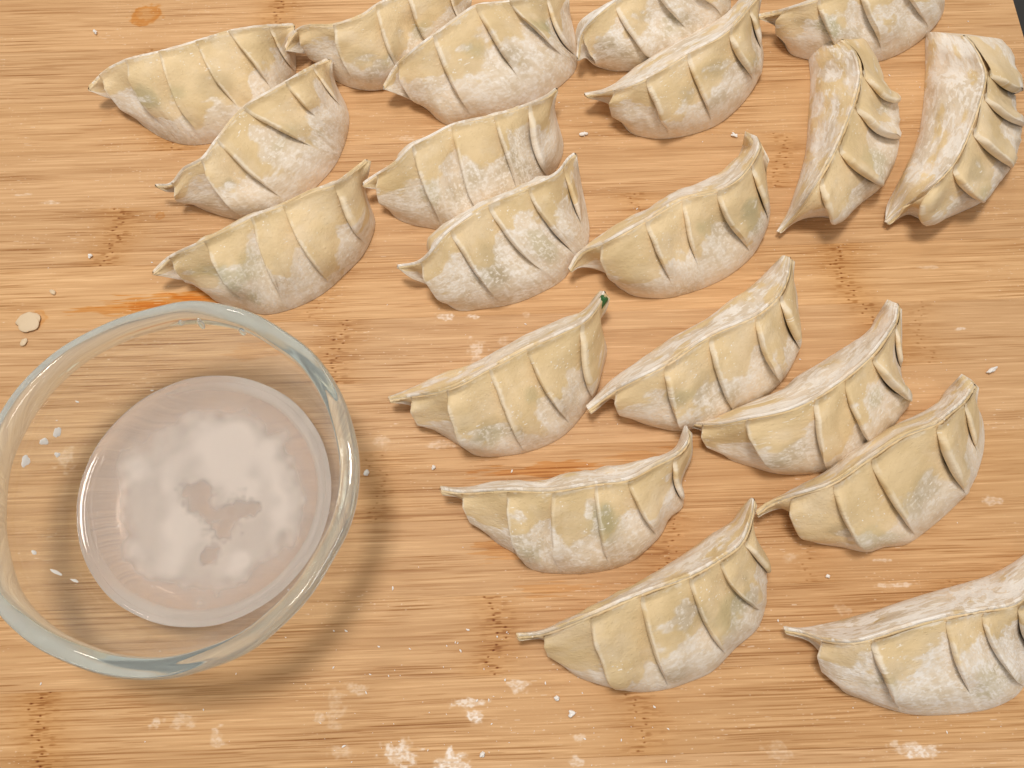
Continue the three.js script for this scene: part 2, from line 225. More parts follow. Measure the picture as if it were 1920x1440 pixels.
    B: [[1420, 967], [1438, 957], [1470, 952], [1491, 970], [1508, 999], [1521, 1013], [1577, 1024], [1625, 1033], [1655, 1024], [1697, 1018], [1743, 987], [1790, 945], [1813, 919], [1835, 872], [1844, 827], [1840, 783], [1830, 760], [1833, 724]],
    D: [[1419, 961], [1445, 942], [1478, 929], [1507, 917], [1547, 890], [1580, 863], [1627, 833], [1680, 803], [1753, 763], [1773, 737], [1805, 703]],
    F: [[[1480, 934], [1492, 962], [1507, 996], [1518, 1012]], [[1561, 906], [1574, 959], [1599, 1002], [1622, 1030]], [[1632, 859], [1645, 912], [1672, 954], [1700, 988]], [[1757, 795], [1744, 845], [1760, 880], [1783, 907]], [[1806, 753], [1806, 800], [1820, 832]]] },
  { label: 'narrow dumpling with streaked flour and an upturned hooked tail', H: 22, tips: [10, 13],
    C: [[827, 918], [863, 923], [953, 919], [1033, 920], [1117, 907], [1177, 899], [1227, 873], [1275, 848], [1291, 825], [1290, 803]],
    B: [[829, 925], [863, 932], [880, 950], [903, 987], [930, 1015], [967, 1037], [993, 1063], [1063, 1073], [1133, 1067], [1183, 1050], [1220, 1020], [1240, 997], [1253, 970], [1277, 950], [1280, 930], [1276, 915], [1280, 890], [1290, 870], [1297, 850], [1297, 810]],
    D: [[827, 914], [863, 917], [940, 914], [1020, 912], [1077, 896], [1130, 883], [1197, 877], [1237, 868], [1263, 848], [1273, 830], [1283, 803]],
    F: [[[865, 925], [893, 970], [906, 988]], [[953, 921], [963, 980], [983, 1040]], [[1038, 921], [1033, 977], [1047, 1047]], [[1117, 909], [1107, 957], [1120, 993], [1133, 1033]], [[1177, 902], [1190, 943], [1217, 987]], [[1266, 858], [1262, 905], [1277, 935]]] },
  { label: 'dumpling with a thin pinched stem at one end and a pocket at the other', H: 23, tips: [7, 11],
    C: [[970, 1193], [1017, 1188], [1107, 1154], [1203, 1113], [1293, 1080], [1347, 1050], [1390, 1017], [1410, 967], [1414, 938]],
    B: [[971, 1198], [1018, 1197], [1033, 1214], [1053, 1243], [1080, 1265], [1120, 1280], [1160, 1290], [1200, 1295], [1250, 1289], [1285, 1278], [1333, 1257], [1377, 1213], [1417, 1177], [1432, 1137], [1433, 1083], [1428, 1047], [1412, 1020], [1404, 998], [1408, 975], [1418, 946]],
    D: [[970, 1190], [1017, 1184], [1070, 1166], [1120, 1143], [1200, 1097], [1267, 1053], [1333, 1007], [1373, 980], [1387, 960], [1408, 937]],
    F: [[[1018, 1188], [1030, 1206], [1042, 1226]], [[1107, 1155], [1120, 1200], [1137, 1243], [1160, 1287]], [[1203, 1114], [1207, 1173], [1223, 1220], [1243, 1267]], [[1292, 1081], [1297, 1133], [1317, 1177], [1343, 1207]], [[1347, 1052], [1363, 1100], [1410, 1133]], [[1393, 1014], [1407, 1037], [1425, 1067]]] },
  { label: 'heavily floured white dumpling with a slender pinched tip beside bare board', H: 23, tips: [6, 10],
    C: [[1471, 1181], [1501, 1186], [1549, 1201], [1600, 1204], [1640, 1195], [1689, 1179], [1774, 1156], [1836, 1145], [1905, 1131], [1945, 1090], [1962, 1030]],
    B: [[1472, 1184], [1515, 1200], [1535, 1220], [1552, 1247], [1562, 1268], [1579, 1293], [1620, 1310], [1660, 1325], [1710, 1337], [1780, 1337], [1858, 1325], [1905, 1300], [1926, 1262], [1938, 1190], [1950, 1120], [1966, 1036]],
    D: [[1471, 1178], [1501, 1180], [1540, 1174], [1577, 1167], [1633, 1150], [1700, 1128], [1777, 1105], [1852, 1083], [1909, 1052], [1935, 1030], [1955, 1010]],
    F: [[[1537, 1200], [1549, 1224], [1562, 1262]], [[1632, 1196], [1641, 1249], [1656, 1286], [1672, 1308]], [[1774, 1157], [1762, 1201], [1774, 1252], [1796, 1280]], [[1841, 1146], [1841, 1187], [1864, 1232], [1903, 1274]], [[1908, 1132], [1912, 1180], [1928, 1220]]] },
];
function spline2(pts, n = 240) {                                             // evenly spaced samples of a curve through the points
  const c = new THREE.CatmullRomCurve3(pts.map(([x, y]) => V(x, y, 0)), false, 'centripetal'); c.arcLengthDivisions = 600;
  return c.getSpacedPoints(n).map((p) => [p.x, p.y]);
}
const at = (arr, t) => { const x = Math.min(1, Math.max(0, t)) * (arr.length - 1), i = Math.min(arr.length - 2, Math.floor(x)), f = x - i; return arr[i].clone().lerp(arr[i + 1], f); };
function nearest(curve, p) { let best = 1e9, k = 0; curve.forEach(([x, y], i) => { const d = (x - p[0]) ** 2 + (y - p[1]) ** 2; if (d < best) { best = d; k = i; } }); return k / (curve.length - 1); }
function pchip(xs, ys) {
  const n = xs.length, h = [], dl = [], m = [];
  for (let i = 0; i < n - 1; i++) { h[i] = xs[i + 1] - xs[i]; dl[i] = (ys[i + 1] - ys[i]) / h[i]; }
  m[0] = dl[0]; m[n - 1] = dl[n - 2];
  for (let i = 1; i < n - 1; i++) m[i] = dl[i - 1] * dl[i] <= 0 ? 0 : 2 / (1 / dl[i - 1] + 1 / dl[i]);
  return (x) => { let i = Math.min(n - 2, Math.max(0, Math.floor(x))); const t = (x - xs[i]) / h[i], t2 = t * t, t3 = t2 * t; if (t < 0) return ys[0] + m[0] * (x - xs[0]); if (t > 1) return ys[n - 1] + m[n - 1] * (x - xs[n - 1]); return (2 * t3 - 3 * t2 + 1) * ys[i] + (t3 - 2 * t2 + t) * h[i] * m[i] + (-2 * t3 + 3 * t2) * ys[i + 1] + (t3 - t2) * h[i] * m[i + 1]; };
}
const bez = (a, b, c, d, t) => { const s = 1 - t; return V(0, 0, 0).addScaledVector(a, s * s * s).addScaledVector(b, 3 * s * s * t).addScaledVector(c, 3 * s * t * t).addScaledVector(d, t * t * t); };
function gridNormals(pos, idx) {
  const nor = new Float32Array(pos.length), A = V(), B = V(), C = V();
  for (let i = 0; i < idx.length; i += 3) {
    A.fromArray(pos, idx[i] * 3); B.fromArray(pos, idx[i + 1] * 3).sub(A); C.fromArray(pos, idx[i + 2] * 3).sub(A); B.cross(C);
    for (let k = 0; k < 3; k++) { const o = idx[i + k] * 3; nor[o] += B.x; nor[o + 1] += B.y; nor[o + 2] += B.z; }
  }
  return nor;
}
const doughBump = texture(1024, 768, (i, j, o) => {
  const x = i / 1024 * 100, y = j / 768 * 75;
  o[0] = 255 * (0.5 + 0.5 * (fbm(x / 0.9, y / 0.9, 4) - 0.5) + 0.22 * (fbm(x / 1.6 + 50, y / 7, 3) - 0.5) + 0.3 * (fbm(x / 6, y / 6 + 20, 2) - 0.5) + 0.25 * sst(0.8, 0.95, noise(x / 0.45 + 9, y / 0.45)));
}, false, 1);
const TPX = 768, TPY = 512;
function makeDumpling(d, n) {
  const H = d.H / 1000, [tl, tr] = (d.tips ?? [11, 13]).map((x) => x / 1000), sd = n * 37.7 + 11;
  const c2 = spline2(d.C), b2 = spline2(d.B), d2 = d.D && spline2(d.D);
  const riseL = 0.3, riseR = d.open ? 0.12 : 0.22;
  const hc = (u) => { const l = sst(0, riseL, u), r = sst(0, riseR, 1 - u); return mix(mix(tl, H, l), mix(tr, H, r), sst(0.2, 0.8, u)) * (1 + 0.02 * Math.sin(u * 9 + n)); };
  const hb = (u) => tl * 0.9 * (1 - sst(0, 0.15, u)) + (d.open ? 0 : tr * 0.9 * (1 - sst(0, 0.1, 1 - u))) + 0.0003;
  const C3 = c2.map(([x, y], i) => lift(x, y, hc(i / 240))), B3 = b2.map(([x, y], i) => lift(x, y, hb(i / 240)));
  const D3 = d2 && d2.map(([x, y], i) => { const u = i / 240; return lift(x, y, Math.max(hb(u), 0.0003)); });
  // where each fold leaves the seam (a) and would reach the foot (b), how far it shows (end) and how it bows
  const as = [0], bs = [0], ends = [0], bows = [0];
  for (const f of d.F) {
    const T = f[0], E = f[f.length - 1], P = f[f.length - 2], dir = [E[0] - P[0], E[1] - P[1]], L = Math.hypot(...dir) || 1;
    let hit = null;
    for (let s = 0; s < 140; s += 1) { const q = [E[0] + dir[0] / L * s, E[1] + dir[1] / L * s], k = nearest(b2, q), [bx, by] = b2[Math.round(k * 240)]; if (Math.hypot(bx - q[0], by - q[1]) < 5) { hit = [k, s]; break; } }
    if (!hit) hit = [nearest(b2, E), 20];
    as.push(Math.max(as[as.length - 1] + 0.02, nearest(c2, T))); bs.push(Math.max(bs[bs.length - 1] + 0.02, hit[0]));
    const chord = Math.hypot(E[0] - T[0], E[1] - T[1]); ends.push(chord / (chord + hit[1]));
    const M = f[Math.floor(f.length / 2)], cx = (E[0] - T[0]) / chord, cy = (E[1] - T[1]) / chord; bows.push(((M[0] - T[0]) * -cy + (M[1] - T[1]) * cx));   // px, positive on the left of the fold
  }
  const N = d.F.length + 1;
  as.push(1); bs.push(1); ends.push(0); bows.push(0);
  for (let i = N - 1; i > 0; i--) { as[i] = Math.min(as[i], as[i + 1] - 0.015); bs[i] = Math.min(bs[i], bs[i + 1] - 0.015); }
  const ks = as.map((_, i) => i), aOf = pchip(ks, as), bOf = pchip(ks, bs), turned = () => pchip(ks, bows);
  let bowOf = null;
  const along = C3[240].clone().sub(C3[0]).setY(0).normalize(), front = V(-along.z, 0, along.x);
  const body = (a) => sst(0.05, 0.24, a) * (d.open ? 1 : sst(0.03, 0.16, 1 - a));
  const cache = new Map();
  function section(s) {
    const key = Math.round(s * 4000); let r = cache.get(key); if (r) return r;
    const a = aOf(s), b = bOf(s), w = body(a), c = at(C3, a), f = at(B3, b), out = f.clone().sub(c).setY(0).addScaledVector(front, 0.012).normalize();
    const t = at(C3, Math.min(1, a + 0.02)).sub(at(C3, Math.max(0, a - 0.02))).setY(0).normalize();
    let k; if (D3) k = at(D3, mix(a, b, 0.25)); else { k = c.clone().addScaledVector(front, -0.0115 * (0.4 + 0.6 * w)).setY(0.0003); k.lerp(f.clone(), 1 - w); k.y = f.y; }
    const T = 0.0009, top = c.clone().addScaledVector(out, T), foot = f.clone().addScaledVector(out, T * 0.6), btop = c.clone().addScaledVector(out, -T), bfoot = k.clone().addScaledVector(front, -T * 0.6);
    const line = (p, q, x) => p.clone().lerp(q, x);
    const p1 = line(top, foot, 0.3), p2 = line(top, foot, 0.68), fat = mix(0.15, 1, w);
    p1.y += fat * 0.07 * (c.y - f.y); p2.addScaledVector(out, fat * 0.0062); p2.y += fat * 0.30 * (c.y - f.y);
    const q1 = line(btop, bfoot, 0.3), q2 = line(btop, bfoot, 0.7); q1.y += fat * 0.02 * c.y; q2.addScaledVector(front, -fat * 0.0035); q2.y += fat * 0.25 * (c.y - f.y);
    r = { top, p1, p2, foot, btop, q1, q2, bfoot, t, out, w, a, scale: c.distanceTo(camera.position) / FOCAL }; cache.set(key, r); return r;
  }
  const surf = (s, v) => {
    const q = section(s), p = bez(q.top, q.p1, q.p2, q.foot, v), e = Math.sin(Math.PI * Math.min(1, v * 1.02));
    if (bowOf) p.addScaledVector(q.t, -bowOf(s) * q.scale * e);
    const w = (fbm(s * 1.6 + sd, v * 2.2, 2) - 0.5) * 0.003 * e * (0.3 + 0.7 * q.w) + (fbm(s * 8 + sd, v * 1.4 + 3, 2) - 0.5) * 0.0016 * sst(0.35, 0.8, v) * (1 - sst(0.9, 1, v)) * q.w;
    return p.addScaledVector(q.out, w * 0.7).setY(Math.max(0.0003, p.y + w * 0.6));
  };
  for (let i = 1; i < N; i++) {                                              // what the sheet's own curve already gives is taken off the traced bow
    const px = [0, ends[i] * 0.55, ends[i]].map((v) => unlift(surf(i, v))), cx = px[2][0] - px[0][0], cy = px[2][1] - px[0][1], L = Math.hypot(cx, cy);
    bows[i] = Math.max(-40, Math.min(40, bows[i] - ((px[1][0] - px[0][0]) * -cy + (px[1][1] - px[0][1]) * cx) / L));
  }
  bowOf = turned();
  const nrm = (s, v) => { const h = 0.02, g = 0.02, v0 = Math.max(0, v - g), v1 = Math.min(1, v + g), a = surf(s + h, v).sub(surf(s - h, v)), b = surf(s, v1).sub(surf(s, v0)); return b.cross(a).normalize(); };
  const fade = (i, v) => (i < 1 || i >= N ? 0 : 1 - sst(ends[i] * 0.62, Math.min(0.98, ends[i] * 1.06), v));
  const amps = [...Array(N + 1)].map((_, i) => (i < 1 || i >= N ? 0 : Math.min(0.0034 * (0.7 + 0.6 * noise(i * 3.3, sd)), (i === N - 1 ? 0.11 : 0.22) * surf(i, 0.35).distanceTo(surf(i + 1, 0.35))))), amp = (i) => amps[i] ?? 0;
  // texture of this dumpling: bare dough, flour that clings in patches, filling that shows through
  const fl = [0.4, 0.6, 0.25, 0.6, 0.8, 0.7, 0.8, 0.9, 0.5, 0.8, 0.5, 0.5, 0.3, 0.2, 0.6, 0.5, 0.15, 0.65, 0.2, 1.3][n], bare = [...Array(N + 1)].map((_, i) => [0.26 - 0.2 * fl + (0.36 * noise(i * 5.1 + sd, 7.7) + 0.06) * (1.25 - 0.6 * fl), 0.15 + 0.45 * noise(i * 2.9 + sd, 1.3)]);
  const spots = [...Array(5)].map(() => [0.28 + 0.5 * rnd(), 0.35 + 0.4 * rnd(), 0.05 + 0.05 * rnd(), rnd()]);
  const map = texture(TPX, TPY, (i, j, o) => {
    const back = j >= TPY / 2, u = (i + 0.5) / TPX, v = back ? (j - TPY / 2) / (TPY / 2) : j / (TPY / 2), X = u * 92, Y = v * 38 + (back ? 60 : 0);
    const s = u * N, pi = Math.min(N - 1, Math.floor(s)), q = s - pi;
    const cloud = fbm(X / 9 + sd, Y / 8 + sd, 4), grain = fbm(X / 1.6 + sd, Y / 1.2, 3), streak = fbm(X / 1.5 + sd + 30, Y / 9 + 8, 3), fine = noise(X / 0.4, Y / 0.4 + sd);
    const warp = fbm(X / 5 + 70 + sd, Y / 5, 3) - 0.5, crisp = fbm(X / 2.6 + warp * 2.5 + sd, Y / 2.1 + 13, 4), dust = fbm(X / 0.75 + sd, Y / 0.7 + 41, 3);
    let thin, heavy;
    if (back) { thin = sst(0.36, 0.52, cloud + fl * 0.15); heavy = sst(0.5, 0.62, crisp * 0.6 + cloud * 0.4 + fl * 0.08); }
    else {
      const lim = bare[pi][0] + 0.14 - 0.34 * bare[pi][1] * sst(0.4, 0.75, q + warp * 0.6), edge = v - lim - (cloud - 0.5) * 0.7 - warp * 0.25 - (grain - 0.5) * 0.1, below = sst(-0.03, 0.06, edge);
      thin = below * (0.75 + 0.25 * grain) + (1 - below) * 0.22 * sst(0.5, 0.7, cloud);
      heavy = sst(0.55 - 0.13 * below - 0.05 * fl, 0.66 - 0.1 * below, crisp * 0.5 + streak * 0.25 + cloud * 0.25) * (0.12 + 0.88 * below) * (0.45 + 0.55 * sst(0.35, 0.65, dust));
      heavy = Math.max(heavy, below * 0.75 * sst(0.5, 0.7, dust));
      if (pi > 0) heavy = Math.max(heavy, 0.55 * (1 - sst(0.015, 0.055, q + (grain - 0.5) * 0.06)) * sst(0.3, 0.5, fbm(X / 4, Y / 5 + sd, 2)));  // floury line on each fold edge, also painting the edge highlight into the colour
      heavy = Math.max(heavy, (1 - sst(0.0, 0.05, v + (grain - 0.5) * 0.08)) * 0.6 * sst(0.4, 0.55, crisp));
    }
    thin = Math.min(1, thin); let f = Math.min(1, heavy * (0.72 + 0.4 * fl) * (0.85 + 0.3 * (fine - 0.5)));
    const speck = sst(0.87, 0.95, noise(X / 0.75 + 31 + sd, Y / 0.6)) * sst(0.45, 0.6, fbm(X / 7, Y / 7 + sd, 2));
    f = Math.max(f, speck * 0.95);
    let r = mix(223, 226, thin), g = mix(197, 209, thin), b = mix(153, 187, thin); const tv = (fbm(X / 14 + 7 + sd, Y / 12, 3) - 0.5) * 34 + (fbm(X / 3 + 3 + sd, Y / 3, 3) - 0.5) * 14; r += tv; g += tv; b += tv * 1.1;
    if (!back) for (const [su, sv, sr, sg] of spots) { const e = Math.hypot((u - su) * 1.5, (v - sv) * 0.6) / sr + (cloud - 0.5) * 2.2; const m = (1 - sst(0.2, 1.3, e)) * 0.3; r = mix(r, 160, m); g = mix(g, sg > 0.6 ? 156 : 145, m); b = mix(b, sg > 0.6 ? 118 : 115, m); }
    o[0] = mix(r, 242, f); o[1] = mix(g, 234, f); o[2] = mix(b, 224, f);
  });
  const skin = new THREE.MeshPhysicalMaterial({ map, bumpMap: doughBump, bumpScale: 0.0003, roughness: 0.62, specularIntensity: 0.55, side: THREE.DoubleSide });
  const g = base('dumpling'); tag(g, d.label, 'dumpling', 'pleated dumplings set out on the board');
  const ROWS = 56;
  for (let i = 0; i < N; i++) {                                              // one panel from each fold to the next
    const cols = [], q1 = 1;
    if (i > 0) cols.push(['under', 0.015], ['lip', -0.02, 0.05], ['lip', -0.042, 0.35], ['lip', -0.044, 0.68], ['lip', -0.026, 0.93]);
    const K = 16; for (let k = 0; k <= K; k++) cols.push(['sheet', k / K]);
    if (i < N - 1) cols.push(['tuck', 0.07]);
    const pos = [], uv = [], idx = [], nb = [];
    for (const [kind, x, y] of cols) for (let r = 0; r <= ROWS; r++) {
      const v = r / ROWS, fL = fade(i, v), fR = fade(i + 1, v); let q = x, off = 0;
      const rag = 1 + 0.25 * (noise(v * 14 + i * 7, sd) - 0.5);
      if (kind === 'under') { q = x * fL; off = -0.0002 * fL; } else if (kind === 'lip') { q = x * fL * rag; off = amp(i) * y * fL * (0.15 + 0.85 * sst(0, 0.25, v)); } else if (kind === 'tuck') { q = q1 + x * fR; off = -amp(i + 1) * 0.5 * fR * sst(0.04, 0.5, v); }
      else off = amp(i) * fL * (1 - q) * (1 - 0.35 * q) - (amp(i) * fL * 0.12 + amp(i + 1) * 0.1 * fR) * Math.sin(Math.PI * q) - amp(i + 1) * 0.45 * fR * sst(0.25, 1, q) * sst(0.04, 0.5, v);
      if (kind !== 'tuck') off *= 0.15 + 0.85 * sst(0, 0.25, v);
      const s = i + q, p = surf(s, v), m = nrm(Math.min(N - 0.03, Math.max(0.03, s)), Math.min(0.97, Math.max(0.03, v)));
      p.addScaledVector(m, off); if (r < 3) p.y += (1 - r / 3) * ( 0.0004 * (noise(s * 5, sd) - 0.3) + (i > 0 ? amp(i) * 0.45 * Math.max(0, 1 - Math.max(0, q) * 1.5) : 0));
      p.y = Math.max(0.0003, p.y); pos.push(p.x, p.y, p.z); uv.push(Math.min(1, Math.max(i + 0.004, Math.min(i + 0.996, s)) / N), v * 0.49 + 0.004);
      nb.push([m, Math.min(1, Math.max(fL * (q < 0.5 ? 1 : 0), fR * (q > 0.5 ? 1 : 0), Math.sin(Math.PI * Math.min(1, Math.max(0, q)))) * 3)]);
    }
    for (let c = 0; c < cols.length - 1; c++) for (let r = 0; r < ROWS; r++) { const a = c * (ROWS + 1) + r, b = a + 1, e = a + ROWS + 1, f = e + 1; idx.push(a, b, e, b, f, e); }
    const nor = gridNormals(pos, idx), t = V();
    for (let k = 0; k < nb.length; k++) { t.fromArray(nor, k * 3); if (t.length() < 1e-12) t.copy(nb[k][0]); else t.normalize(); t.multiplyScalar(nb[k][1]).addScaledVector(nb[k][0], 1 - nb[k][1]).normalize(); t.toArray(nor, k * 3); }
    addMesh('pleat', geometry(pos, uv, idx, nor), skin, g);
  }
  { // back sheet, underside and the two ends
    const rear = (s, v) => { const q = section(s), p = bez(q.btop, q.q1, q.q2, q.bfoot, v), e = Math.sin(Math.PI * v) * (0.25 + 0.75 * q.w), w = (fbm(s * 1.5 + sd + 50, v * 2, 3) - 0.5) * 0.0026 * e; p.addScaledVector(front, -w); p.y = Math.max(0.0003, p.y + w * 0.5); return p; };
    const SC = 90, R = 36, pos = [], uv = [], idx = [];
    for (let c = 0; c <= SC; c++) for (let r = 0; r <= R; r++) {
      const p = rear(c / SC * N, r / R), v = r / R;
      pos.push(p.x, p.y, p.z); uv.push(c / SC, 0.506 + v * 0.49);
    }
    for (let c = 0; c < SC; c++) for (let r = 0; r < R; r++) { const a = c * (R + 1) + r, b = a + 1, e = a + R + 1, f = e + 1; idx.push(a, e, b, b, e, f); }
    let n0 = pos.length / 3;
    for (let c = 0; c <= SC; c++) { const s = c / SC * N, q = section(s), a = surf(s, 1); pos.push(a.x, a.y, a.z, q.bfoot.x, q.bfoot.y, q.bfoot.z); uv.push(c / SC, 0.49, c / SC, 0.99); }
    for (let c = 0; c < SC; c++) { const a = n0 + c * 2; idx.push(a, a + 1, a + 2, a + 1, a + 3, a + 2); }
    for (const s of [0, N]) {
      n0 = pos.length / 3; const q = section(s);
      for (let r = 0; r <= 12; r++) { const v = r / 12, a = surf(s, v), b = rear(s, v); const m = a.clone().lerp(b, 0.5).addScaledVector(q.t, s ? 0.0006 : -0.0006); for (const p of [a, m, b]) { pos.push(p.x, p.y, p.z); uv.push(s ? 0.97 : 0.03, 0.05 + v * 0.35); } }
      for (let r = 0; r < 12; r++) for (let k = 0; k < 2; k++) { const a = n0 + r * 3 + k; s ? idx.push(a, a + 3, a + 1, a + 1, a + 3, a + 4) : idx.push(a, a + 1, a + 3, a + 1, a + 4, a + 3); }
    }
    addMesh('wrapper_back', geometry(pos, uv, idx), skin, g);
  }
  { // the pinched seam: the cut edges of both sheets
    const SC = 150, prof = [[-1.15, -1.6], [-1.2, -0.2], [-0.95, 0.2], [-0.5, 0.25], [-0.12, -0.15], [0.3, 0.05], [0.85, 0.0], [1.15, -0.35], [1.15, -0.9], null, null], pos = [], uv = [], idx = [];
    for (let c = 0; c <= SC; c++) {
      const s = c / SC * N, q = section(s), m = q.top.clone().lerp(q.btop, 0.5), th = 0.82 + 0.2 * noise(s * 2.5, sd + 8), end = Math.min(1, Math.min(c, SC - c) / 4 + 0.85);
      prof.forEach((xy, k) => { if (!xy) { const p = surf(s, k === 9 ? 0.07 : 0.17).addScaledVector(nrm(Math.min(N - 0.03, Math.max(0.03, s)), 0.12), -0.0003); pos.push(p.x, p.y, p.z); uv.push(c / SC, 0.03 + 0.03 * (k - 8)); return; } const [x, y] = xy, j = (noise(s * 11 + k * 3.1, sd) - 0.5) * 0.5, p = m.clone().addScaledVector(q.out, (x * th + j * 0.5) * 0.001 * end); p.y += (y * end + j * (k > 0 && k < 8 ? 0.9 : 0)) * 0.001; pos.push(p.x, p.y, p.z); uv.push(c / SC, k < 5 ? 0.51 + k * 0.004 : 0.03 - (k - 5) * 0.006); });
    }
    const P = prof.length;
    for (let c = 0; c < SC; c++) for (let k = 0; k < P - 1; k++) { const a = c * P + k, b = a + 1, e = a + P, f = e + 1; idx.push(a, b, e, b, f, e); }
    addMesh('seam', geometry(pos, uv, idx), skin, g);
  }
  if (d.scallion) {
    const p = lift(1135, 556, 0.0145), pts = [[0.0007, 0], [0.0014, 0.0001], [0.0016, 0.0005], [0.0016, 0.005]].map(([x, y]) => new THREE.Vector2(x, -y));
    const sc = addMesh('scallion_piece', new THREE.LatheGeometry([...pts, new THREE.Vector2(0.0009, -0.005), new THREE.Vector2(0.0007, 0)], 20), new THREE.MeshPhysicalMaterial({ color: 0x2f5f2c, roughness: 0.35 }), g);
    sc.position.copy(p); sc.quaternion.setFromUnitVectors(V(0, 1, 0), V(0.5, 0.62, -0.6).normalize()); sc.userData.label = 'dark green cut end of scallion';
  }
  return g;
}
D.forEach(makeDumpling);

// ------------------------------------------------------------------ glass bowl with floury water
const BOWL = V(-0.1035, 0, -0.0465), LEVEL = 0.0148;
const bowl = base('glass_bowl'); bowl.position.copy(BOWL); tag(bowl, 'clear glass bowl with wavy greenish rim holding cloudy floury water', 'bowl');
const glass = new THREE.MeshPhysicalMaterial({ color: new THREE.Color(0.95, 0.99, 0.965), roughness: 0.02, transmission: 0.88, thickness: 0.004, ior: 1.5, attenuationColor: new THREE.Color(0.90, 0.965, 0.94), attenuationDistance: 0.018 });
const outer = [[0, 0.0016], [18, 0.0014], [28, 0.0006], [33, 0.0006], [36.5, 0.0022], [40.5, 0.0065], [44.2, 0.0135], [48, 0.0225], [51.2, 0.031], [53.8, 0.038], [55.6, 0.0415], [56.8, 0.0435], [57.2, 0.0452], [56.6, 0.0468], [55, 0.0474]].map(([r, y]) => [r / 1000, y]);
const inner = [[53.4, 0.0468], [52.6, 0.0452], [52.2, 0.0428], [51.2, 0.0385], [48.6, 0.031], [45.4, 0.0225], [41.6, 0.0135], [38, 0.0078], [34, 0.0052], [28, 0.0044], [18, 0.0042], [0, 0.0042]].map(([r, y]) => [r / 1000, y]);
const SEG = 160;
const wave = (a, r, y) => { const k = sst(0.02, 0.046, y); return r * (1 + k * (0.006 * Math.sin(5 * a + 1) + 0.004 * Math.sin(8 * a + 2.3) + 0.0016 * Math.sin(17 * a)) + 0.002 * Math.sin(6 * a + y * 200) + 0.0012 * Math.sin(14 * a + y * 90)); };
function lathe(prof, up = 0) {
  const c = new THREE.SplineCurve(prof.map(([r, y]) => new THREE.Vector2(r, y))), P = c.getPoints(prof.length * 5), pos = [], uv = [], idx = [];
  for (let s = 0; s <= SEG; s++) for (let k = 0; k < P.length; k++) { const a = s / SEG * Math.PI * 2, r = wave(a, Math.max(0, P[k].x), P[k].y) * (P[k].x < 1e-6 ? 0 : 1), y = P[k].y + sst(0.03, 0.046, P[k].y) * 0.0007 * Math.sin(5 * a + 0.7) + up; pos.push(r * Math.cos(a), y, -r * Math.sin(a)); uv.push(s / SEG, k / P.length); }
  for (let s = 0; s < SEG; s++) for (let k = 0; k < P.length - 1; k++) { const a = s * P.length + k, b = a + P.length; idx.push(a, b, a + 1, b, b + 1, a + 1); }
  const g0 = geometry(pos, null, idx); g0.deleteAttribute('normal'); const g = mergeVertices(g0, 1e-7); g.computeVertexNormals(); return g;
}
// wall and floor are thin sheets of glass, the thick rim is a solid bead
const pane = new THREE.MeshPhysicalMaterial({ color: new THREE.Color(0.97, 0.98, 0.97), roughness: 0.015, transmission: 1, thickness: 0, ior: 1.5, side: THREE.DoubleSide });
const bead = [[54.4, 0.0375], [55.6, 0.0405], [56.8, 0.0432], [57.2, 0.0452], [56.6, 0.0468], [55, 0.0474], [52.9, 0.047], [51.4, 0.0455], [51.0, 0.0432], [51.5, 0.0402], [52.8, 0.0378], [54.4, 0.0375]].map(([r, y]) => [r / 1000, y]);
addMesh('rim', lathe(bead), glass, bowl);
addMesh('outer_wall', lathe(outer.slice(0, 9).concat([[0.0534, 0.0374]])), pane, bowl);
addMesh('inner_wall', lathe([[0.0532, 0.0376]].concat(inner.slice(3))), pane, bowl);
const innerR = (y) => { for (let i = 0; i < inner.length - 1; i++) if (y <= inner[i][1] && y >= inner[i + 1][1]) return mix(inner[i + 1][0], inner[i][0], (y - inner[i + 1][1]) / (inner[i][1] - inner[i + 1][1])); return 0; };
const water = base('cloudy_water'); water.position.copy(BOWL); tag(water, 'shallow cloudy water standing in the glass bowl', 'water');
